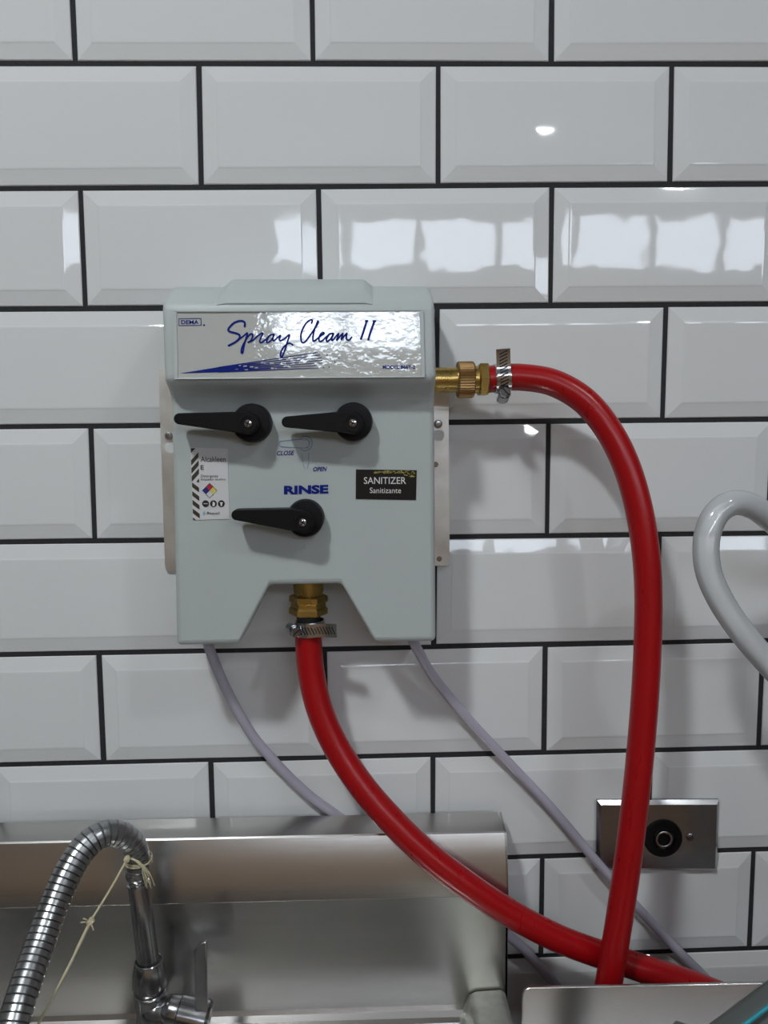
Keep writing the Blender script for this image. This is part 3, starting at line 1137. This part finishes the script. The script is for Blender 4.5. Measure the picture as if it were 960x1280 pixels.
# coiled hose
fp = path([(172, 1095, DFA - .006), (173, 1078, DFA - .007), (167.5, 1057, DFA - .006), (150, 1043, DFA), (128, 1043, DFA + .008), (105, 1060, DFA + .018), (84, 1093, DFA + .032), (66, 1135, DFA + .048), (50, 1180, DFA + .066), (35, 1222, DFA + .084), (22, 1262, DFA + .100), (10, 1310, DFA + .115), (-5, 1390, DFA + .13), (-60, 1480, DFA + .14), (-140, 1500, DFA + .13)], 24)
pitch = .0050
fine = resample(fp, pitch / 8)
RF = .0098 * FK
pat = [.86, 1.0, 1.0, 1.0, 1.0, 1.0, 1.0, 1.0]
rad = [RF * pat[i % 8] * min(1, .86 + .14 * i / 120) for i in range(len(fine))]
bm = bmesh.new()
sweep(bm, fine, rad, 24)
obj('coiled_hose', bm, COILM, fau, smooth=True)

tdir = (fine[-1] - fine[-9]).normalized()
bm = bmesh.new()
lathe(bm, fine[-1], tdir, [(-.004, .010), (0, .014), (.02, .0155), (.075, .0145), (.085, .012)], 24)
obj('spray_grip', bm, RUBBER, fau, smooth=True)
bm = bmesh.new()
lathe(bm, fine[-1], tdir, [(.084, .011), (.096, .012), (.106, .021), (.118, .022), (.119, .018)], 28)
obj('spray_nozzle', bm, CHROME, fau, smooth=True)

# ================================================================== STRING
st = thing('jute_string', 'frayed pale string knotted round the faucet hose', 'string', W(45, 1290, DFA + .09))
c = W(173, 1076, DFA - .007)
bm = bmesh.new()
tdir = (fp[8] - fp[30]).normalized()
for k in range(3):
    ring = []
    nn = Vector((0, 0, 1)).cross(tdir).normalized()
    bb = tdir.cross(nn)
    cc = c + Vector((0, 0, -.0012 + .0014 * k))
    pts = [cc + (nn * math.cos(a) + (bb + tdir * (.25 * (k - 1))) * math.sin(a)) * .0108 for a in [2 * math.pi * t / 24 for t in range(25)]]
    sweep(bm, pts, .0006, 6)
obj('wrap', bm, TWINE, st, smooth='all')
bm = bmesh.new()
kn = W(159, 1074, DFA + .006)
s1 = W(113, 1152, DFA + .040)
sweep(bm, catmull([kn, kn + (s1 - kn) * .5 + Vector((0, 0, -.001)), s1], 8), .0009, 8)
s2 = W(84, 1212, DFA + .065)
s3 = W(40, 1295, DFA + .09)
sweep(bm, catmull([s1, s1 + (s2 - s1) * .5, s2, s3], 8), [.0013] * 10 + [.0011] * 8 + [.0009] * 7, 8)
obj('cord', bm, TWINE, st, smooth='all')
for kc, rr_, sd in ((kn, .0022, 1), (s1, .0024, 2)):
    bm = bmesh.new()
    rk = random.Random(sd)
    for k in range(4):
        a = rk.uniform(0, 3)
        ax_ = Vector((rk.uniform(-1, 1), rk.uniform(-1, 1), rk.uniform(-1, 1))).normalized()
        nn = ax_.orthogonal().normalized()
        bb = ax_.cross(nn)
        sweep(bm, [kc + (nn * math.cos(t) + bb * math.sin(t)) * rr_ for t in [2 * math.pi * q / 12 for q in range(13)]], .0011, 6)
    obj('knot', bm, TWINE, st, smooth='all')
bm = bmesh.new()
rk = random.Random(5)
for k in range(8):
    e = (rk.uniform(180, 194), rk.uniform(1092, 1112))
    pts = [W(162 + k * .6, 1073, DFA + .006), W(170 + k * .9, 1077 + k * .3, DFA + .007), W((176 + e[0]) / 2 + rk.uniform(-1, 2), (1080 + e[1]) / 2 - 2, DFA + .008), W(e[0], e[1], DFA + .006)]
    sweep(bm, catmull(pts, 6), .00045, 6)
obj('frayed_end', bm, TWINE, st, smooth='all')
bm = bmesh.new()
for e in ((101, 1153), (104, 1148), (117, 1163), (116, 1160)):
    sweep(bm, [s1, W(e[0], e[1], DFA + .045)], .0006, 6)
obj('frayed_end', bm, TWINE, st, smooth='all')

# ================================================================== STEEL PANEL, lower right
DP = .108
tb = thing('steel_table', 'stainless worktable whose upright splash panel hides the hose ends', 'table', (.45, -.35, 0))
a, b = W(653, 1236, DP), W(960, 1229, DP)
zt_ = (a.z + b.z) / 2
x1 = a.x + .75
zs = ZTAB
bm = bmesh.new()
pts = [Vector((a.x, -DP, zs)), Vector((x1, -DP, zs)), Vector((x1, -DP, b.z + .003)), Vector((b.x, -DP, b.z)), Vector((a.x + .006, -DP, a.z + .0006)), Vector((a.x + .0015, -DP, a.z - .0015)), Vector((a.x, -DP, a.z - .006))]
prism(bm, pts, (0, .0028, 0))
obj('splash_panel', bm, STEEL, tb, bevel=(.0007, 2, 40))
obj('tabletop', B((a.x, -.62, zs - .03), (x1, -DP, zs)), STEEL, tb)
for x in (a.x + .05, x1 - .05):
    for y in (-.16, -.58):
        bm = bmesh.new()
        lathe(bm, (x, y, 0), (0, 0, 1), [(0, .02), (zs - .03, .02)], 16)
        obj('leg', bm, STEEL, tb, smooth=True)

# ================================================================== SMOKY HOSE with cyan stripe
DS = .215
P = [(844, 1356), (877, 1329), (910.5, 1304), (944, 1279), (977.5, 1254), (1044.5, 1208), (1111, 1168)]
sq = [W(u, v, DS) for u, v in P]
a_, b_ = sq[0], sq[-1]
sq = [Vector((a_.x + .01, -.36, ZTAB + .0152)), Vector((a_.x - .015, -.28, ZTAB + .025)), Vector((a_.x - .028, -.235, ZTAB + .09))] + sq + [
    b_ + Vector((.05, -.004, .012)), b_ + Vector((.10, -.01, -.02)), Vector((b_.x + .13, -.24, ZTAB + .10)), Vector((b_.x + .15, -.27, ZTAB + .03)), Vector((b_.x + .19, -.33, ZTAB + .0152))]
sp_ = catmull(sq, 8)
fh = thing('smoky_hose', 'smoky grey vinyl hose with a cyan stripe lying before the steel panel', 'hose', sp_[0])
bm = bmesh.new()
RS = .0148
sweep(bm, sp_, RS, 28)
obj('hose_body', bm, SMOKE, fh, smooth='all')
bm = bmesh.new()
sweep(bm, catmull([W(u - 4, v - 5, DS + RS * .99) for u, v in P], 8), .0014, 8)
obj('stripe', bm, CYAN, fh, smooth='all')

# ================================================================== CEILING LAMPS
for k, (x, y, r) in enumerate(((-.53, -1.15, .085), (.95, -1.25, .07), (.86, -2.92, .045))):
    lab_ = ('round ceiling lamp above the dispenser wall left of the sink end', 'round ceiling lamp above the dispenser wall over the steel table',
            'small round ceiling lamp near the high window')[k]
    side = ('left', 'right', 'rear')[k]
    lp = thing('ceiling_lamp_%s_offscreen' % side, lab_, 'lamp', (x, y, RZ - .04), 'ceiling lamps')
    bm = bmesh.new()
    lathe(bm, (x, y, RZ), (0, 0, -1), [(0, r * 1.12), (.03, r * 1.12), (.034, r * 1.02), (.02, r * 1.0)], 32)
    obj('housing', bm, LAMPW, lp, smooth=True)
    bm = bmesh.new()
    lathe(bm, (x, y, RZ), (0, 0, -1), [(.022, r * .98), (.034, r * .96), (.038, r * .6), (.039, .002)], 32)
    obj('diffuser_%s_offscreen' % side, bm, GLOW[k], lp, smooth=True)
